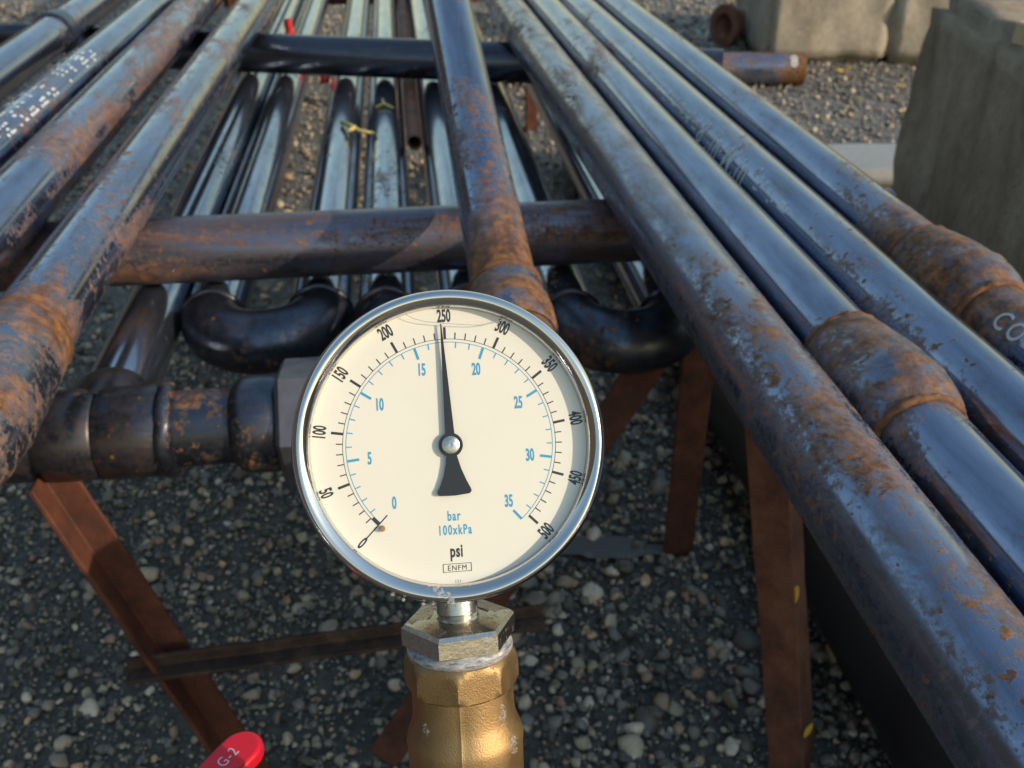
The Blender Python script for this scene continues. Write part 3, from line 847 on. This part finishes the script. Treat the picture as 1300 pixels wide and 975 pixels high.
# ------------------------------------------------------------------ brass valve, hex bushing
a_v = (upv * math.cos(R(9)) - fwv * math.sin(R(9)))
roll = R(2.8)
sidev = riv
axis = (a_v * math.cos(roll) - riv * math.sin(roll)).normalized()
def spot(px, py, d):
    a, b = (px - 650) / 1222, -(py - 487.5) / 1222
    return Vector((0, 0, 1)) + (fwv + riv * a + upv * b) * d
VT = spot(584, 822, 0.374)           # centre of the top rim of the brass body
x_ = (riv - axis * riv.dot(axis)).normalized(); y_v = axis.cross(x_)
mv = Matrix((x_, y_v, axis)).transposed().to_4x4(); mv.translation = VT
valve = thing('ball_valve', 'cast brass valve with a nickel hex bushing carrying the gauge', 'valve')
valve.matrix_world = mv
# local +Y points away from the camera, so the front is -Y
def facets(name, prof, n, twist, mat, ang=25, parent=valve):
    me = lathe([(a * mm, b * mm) for a, b in prof], n, twist=twist)
    for v_ in me.vertices: v_.co = (v_.co.x, -v_.co.z, v_.co.y)
    fix(me, False)
    return sharpen(link(name, me, mat, parent), ang)

def cast_body():
    """octagon chuck with rounded top and bottom edge merging into a round, flaring body"""
    n = 128; vs, fs = [], []
    def oct_r(a, ap):           # apothem ap, corners at -90 deg
        q = (a + math.pi / 2 + math.pi / 8) % (math.pi / 4) - math.pi / 8
        q = ((a + math.pi / 2) % (math.pi / 4)) - math.pi / 8
        return ap / math.cos(q)
    rows = [('c', 17.0, 0.3), ('c', 19.4, 0.0), ('m', 20.4, -0.8), ('m', 21.6, -2.6), ('o', 0, -4.2), ('o', 0, -7), ('o', 0, -10), ('o', 0, -12.2), ('m', 21.3, -13.6), ('c', 19.7, -14.6),
            ('c', 19.8, -20), ('c', 20.0, -25), ('c', 20.6, -28.5), ('c', 22.4, -33), ('c', 23.0, -36), ('c', 22.6, -40), ('c', 22.2, -62), ('c', 21.5, -75), ('c', 18, -82), ('c', 12, -84), ('c', 0.01, -84)]
    for kind, rr, z in rows:
        for i in range(n):
            a = 2 * math.pi * i / n
            o_ = oct_r(a, 20.6)
            r_ = rr if kind == 'c' else (o_ if kind == 'o' else min(rr, o_))
            # casting seam down the front
            da = (a + math.pi / 2 + math.pi) % (2 * math.pi) - math.pi
            if kind == 'c' and z < -14: r_ += 0.30 * math.exp(-(da / 0.035) ** 2)
            vs.append((r_ * mm * math.cos(a), r_ * mm * math.sin(a), z * mm))
    for j in range(len(rows) - 1):
        for i in range(n):
            i2 = (i + 1) % n
            fs.append((j * n + i, (j + 1) * n + i, (j + 1) * n + i2, j * n + i2))
    me = raw(vs, fs); fix(me)
    return sharpen(link('body', me, 'brass', valve), 24)
cast_body()
facets('thread_seal', [(20.0, -0.4), (20.6, 0.6), (20.5, 2.0), (19.0, 3.8), (15, 4.6)], 64, 0, 'seal', 60)
hexb = facets('hex_bushing', [(15, 3.0), (21.4, 3.8), (22.3, 4.6), (22.3, 11.2), (20.9, 12.6), (12.2, 13.4), (11.6, 12.8), (8.4, 12.8)], 6, R(90 + 16), 'nickel', 20)
hexb.data.shade_flat()
thr = []
for i in range(7): thr += [(7.2, 10.5 + i * 1.6), (7.9, 11.3 + i * 1.6)]
facets('thread', thr, 40, 0, 'nickel', 80)
# connection below: elbow and pipe back to the manifold
inv = mv.inverted()
wp = [VT - axis * 0.078, VT - axis * 0.115, VT - axis * 0.15]
e0 = wp[-1]; e1 = Vector((0.010, e0.y + 0.03, e0.z - 0.030))
path = wp + [e0 - axis * 0.012 + Vector((0, 0.008, -0.004)), e1, Vector((0.010, 0.35, 0.475)), Vector((0.010, 0.74, TZ))]
link('connecting_pipe', sweep([inv @ q for q in path], 0.0165, 24), 'header', valve)

def foam(parent, c, rx, ry, nrm, n, seed, s=(0.35, 1.0)):
    rs = random.Random(seed); v0, f0 = ico(2)
    c, nrm = Vector(c), Vector(nrm).normalized(); a = nrm.orthogonal().normalized()
    z = Vector((0, 0, 1)); ay = (z - nrm * z.dot(nrm)).normalized() if abs(nrm.z) < 0.9 else nrm.orthogonal().normalized(); ax = ay.cross(nrm)
    vs, fs = [], []
    for i in range(n):
        q = math.sqrt(rs.random()); w = rs.random() * 6.28; rr = rs.uniform(*s) * mm
        p_ = c + ax * (q * rx * mm * math.cos(w)) + ay * (q * ry * mm * math.sin(w))
        k = len(vs); vs += [tuple(p_ + Vector(u_) * rr) for u_ in v0]; fs += [tuple(int(x) + k for x in f_) for f_ in f0]
    return link('soap_foam', raw(vs, fs), 'foam', parent)
def on_body(ang, z, r=20.9): return (r * mm * math.cos(R(ang)), r * mm * math.sin(R(ang)), z * mm)
for ang, z, rx, ry, n_, sd_ in ((-133, -26, 1.7, 3.2, 45, 1), (-40, -22, 2.0, 4.2, 55, 2), (-33, -35, 2.6, 4.0, 60, 3)):
    r_ = 20.1 if z > -30 else 22.8
    foam(valve, on_body(ang, z, r_), rx, ry, (math.cos(R(ang)), math.sin(R(ang)), 0), n_, sd_, (0.2, 0.5))
foam(gauge, (-6 * mm, -53.2 * mm, 7.2 * mm), 6.5, 1.5, (0.05, 0.4, 0.9), 60, 8, (0.25, 0.7))
for i, (x, y_) in enumerate(((-20, -54.8), (-13, -56.9), (-9.6, -57.2), (-24, -52.6))):
    foam(gauge, (x * mm, y_ * mm, 4.0 * mm), 0.3, 0.2, (0, -0.7, 0.7), 2, 20 + i, (0.5, 0.8))

# ------------------------------------------------------------------ red valve lever at the lower left
p_tip, p_root = Vector((-0.095, 0.346, 0.580)), Vector((-0.160, 0.258, 0.580))
lv = thing('lever_valve', 'small valve with a red vinyl lever grip printed in white', 'valve')
along(lv, p_root, p_tip)
L = (p_tip - p_root).length
w_ = 0.0116
out = []
for a in np.linspace(-math.pi / 2, math.pi / 2, 15): out.append((w_ * math.sin(a) * 0.98, L - w_ + w_ * math.cos(a)))
out = [(-w_ * 0.92, 0.0)] + out + [(w_ * 0.92, 0.0)]
bm = bmesh.new()
b0 = [bm.verts.new((x, y_, -0.0045)) for x, y_ in out]; b1 = [bm.verts.new((x, y_, 0.0045)) for x, y_ in out]
bm.faces.new(b1); bm.faces.new(b0[::-1])
for i in range(len(out)): bm.faces.new((b0[i], b0[(i + 1) % len(out)], b1[(i + 1) % len(out)], b1[i]))
bmesh.ops.recalc_face_normals(bm, faces=bm.faces)
bmesh.ops.bevel(bm, geom=[e for e in bm.edges if e.calc_face_angle(0) > 0.8], offset=0.0028, segments=3, affect='EDGES')
me = bpy.data.meshes.new('lever_grip'); bm.to_mesh(me); bm.free()
grip = sharpen(link('lever_grip', me, 'red', lv), 50)
def on_grip(me, x, y_, rot):
    o = link('grip_print', me, 'white', grip, smooth=False); o.location = (x, y_, 0.0047); o.rotation_euler = (0, 0, rot)
on_grip(text_mesh('G-2', 0.0062, 0.8, 0.0, 1.1), -0.001, L - 0.0195, R(90))
vs, fs = [], []
for i in range(8):
    for h0, h1 in (((-0.004, 0.0045), (-0.004, -0.0005), (0.001, 0.0045))[i % 3],):
        k = len(vs); x = -0.008 + i * 0.0021
        vs += [(x, h0, 0), (x + 0.0014, h0, 0), (x + 0.0014, h1, 0), (x, h1, 0)]; fs.append((k, k + 1, k + 2, k + 3))
on_grip(raw(vs, fs), -0.001, L - 0.036, R(90))
bm = bmesh.new(); box_bm(bm, (0, -0.03, -0.001), (0.018, 0.07, 0.004)); bmesh.ops.bevel(bm, geom=list(bm.edges), offset=0.0008, segments=1, affect='EDGES')
me = bpy.data.meshes.new('lever_arm'); bm.to_mesh(me); bm.free(); link('lever_arm', me, 'nickel', lv, smooth=False)
vb = link('valve_body', lathe([(0.0, 0.004), (0.007, 0.004), (0.007, -0.02), (0.016, -0.022), (0.019, -0.035), (0.019, -0.055), (0.015, -0.066), (0.0, -0.066)], 32), 'brass', lv)
vb.location = (0, -0.055, 0); vb.rotation_euler = (R(90), 0, 0); sharpen(vb)
sp = link('stand_pipe', lathe([(0.0135, -0.06), (0.0135, -0.580)], 24), 'header', lv); sp.location = (0, -0.055, 0); sp.rotation_euler = (R(90), 0, 0)

# ------------------------------------------------------------------ fallen leaves, twigs, ribbons
def leaf(p_, L, W, nrm, direc, mat, label, name='leaf', cat='leaf', curl=0.25):
    n_ = Vector(nrm).normalized(); d2 = Vector(direc); d2 = (d2 - n_ * d2.dot(n_)).normalized(); s2 = n_.cross(d2)
    vs, fs = [], []
    for i in range(9):
        u_ = i / 8; w = W * math.sin(math.pi * (0.04 + 0.92 * u_)) ** 0.8 / 2
        for j in (-1, 0, 1):
            h = L * curl * ((u_ - 0.5) ** 2) + (abs(j) * w * 0.35)
            vs.append(Vector(p_) + d2 * (L * (u_ - 0.5)) + s2 * (w * j) + n_ * (h + 0.0008))
    for i in range(8):
        for j in range(2): fs.append((i * 3 + j, i * 3 + j + 1, i * 3 + j + 4, i * 3 + j + 3))
    me = raw(vs, fs); o = link(name, me, mat)
    so = o.modifiers.new('thick', 'SOLIDIFY'); so.thickness = 0.0004
    return tag(o, label, cat)
leaf((0.3925, 0.733, 0.258), 0.026, 0.008, (-0.2, -1, 0.2), (0.1, 0, 1), 'leaf', 'yellow leaf stuck higher on the splayed trestle leg')
leaf((0.4205, 0.692, 0.085), 0.022, 0.007, (-0.2, -1, 0.2), (0.35, 0, 1), 'leaf', 'yellow leaf stuck lower on the splayed trestle leg')
for i, (x, y_) in enumerate(((1.82, 3.92), (1.96, 3.66), (1.87, 3.95), (1.72, 3.5), (2.1, 3.75))):
    o = leaf((x, y_, 0.016), 0.04, 0.022, (random.uniform(-.3, .3), random.uniform(-.3, .3), 1), (random.uniform(-1, 1), random.uniform(-1, 1), 0), 'leaf', 'small yellow leaf fallen on the gravel before the tan block')
    o['group'] = 'yellow leaves before the far blocks'
leaf((0.246, 1.319, 0.016), 0.030, 0.012, (0.1, -0.2, 1), (1, 0.4, 0), 'pin', 'brown leaf on the gravel near the puddle')
def twig(branches, label, mat='twig', r=0.0035, name='twig', cat='twig'):
    o = thing(name, label, cat, branches[0][0])
    for b in branches:
        q = [Vector(x) - Vector(branches[0][0]) for x in b]
        link('stem', sweep(q, [r * (1 - 0.5 * i / (len(q) - 1)) for i in range(len(q))], 8, True), mat, o)
    return o
twig([[(-0.100, 1.60, 0.538), (-0.085, 1.575, 0.540), (-0.070, 1.555, 0.537), (-0.046, 1.548, 0.534)], [(-0.078, 1.565, 0.540), (-0.090, 1.552, 0.538)]], 'forked yellow twig bridging two coil tubes', r=0.0045)
twig([[(-0.045, 1.70, 0.534), (-0.032, 1.705, 0.539), (-0.015, 1.69, 0.535)], [(-0.032, 1.705, 0.539), (-0.034, 1.74, 0.538)]], 'small yellow twig on a coil tube near the far cross pipe', r=0.0035)
def ribbon(p_, label, rz, L=0.07):
    vs, fs = [], []
    for i in range(9):
        u_ = i / 8
        for w in (-0.5, 0.5):
            vs.append((0.02 * w + 0.006 * math.sin(u_ * 5), L * (u_ - 0.5), 0.004 * math.sin(u_ * 7) + 0.004 * w))
    for i in range(8): fs.append((2 * i, 2 * i + 1, 2 * i + 3, 2 * i + 2))
    o = link('ribbon', raw(vs, fs), 'ribbon'); o.location = p_; o.rotation_euler = (R(28), 0, rz)
    so = o.modifiers.new('thick', 'SOLIDIFY'); so.thickness = 0.0006
    return tag(o, label, 'ribbon')
ribbon((-0.165, 2.06, 0.512), 'red ribbon caught between coil tubes just before the black cross pipe', R(20))
ribbon((-0.255, 2.40, 0.53), 'red ribbon caught between coil tubes beyond the black cross pipe', R(-10))
ribbon((0.020, 2.05, 0.535), 'red ribbon scrap beside the thin tube under the black cross pipe', R(5), 0.03)
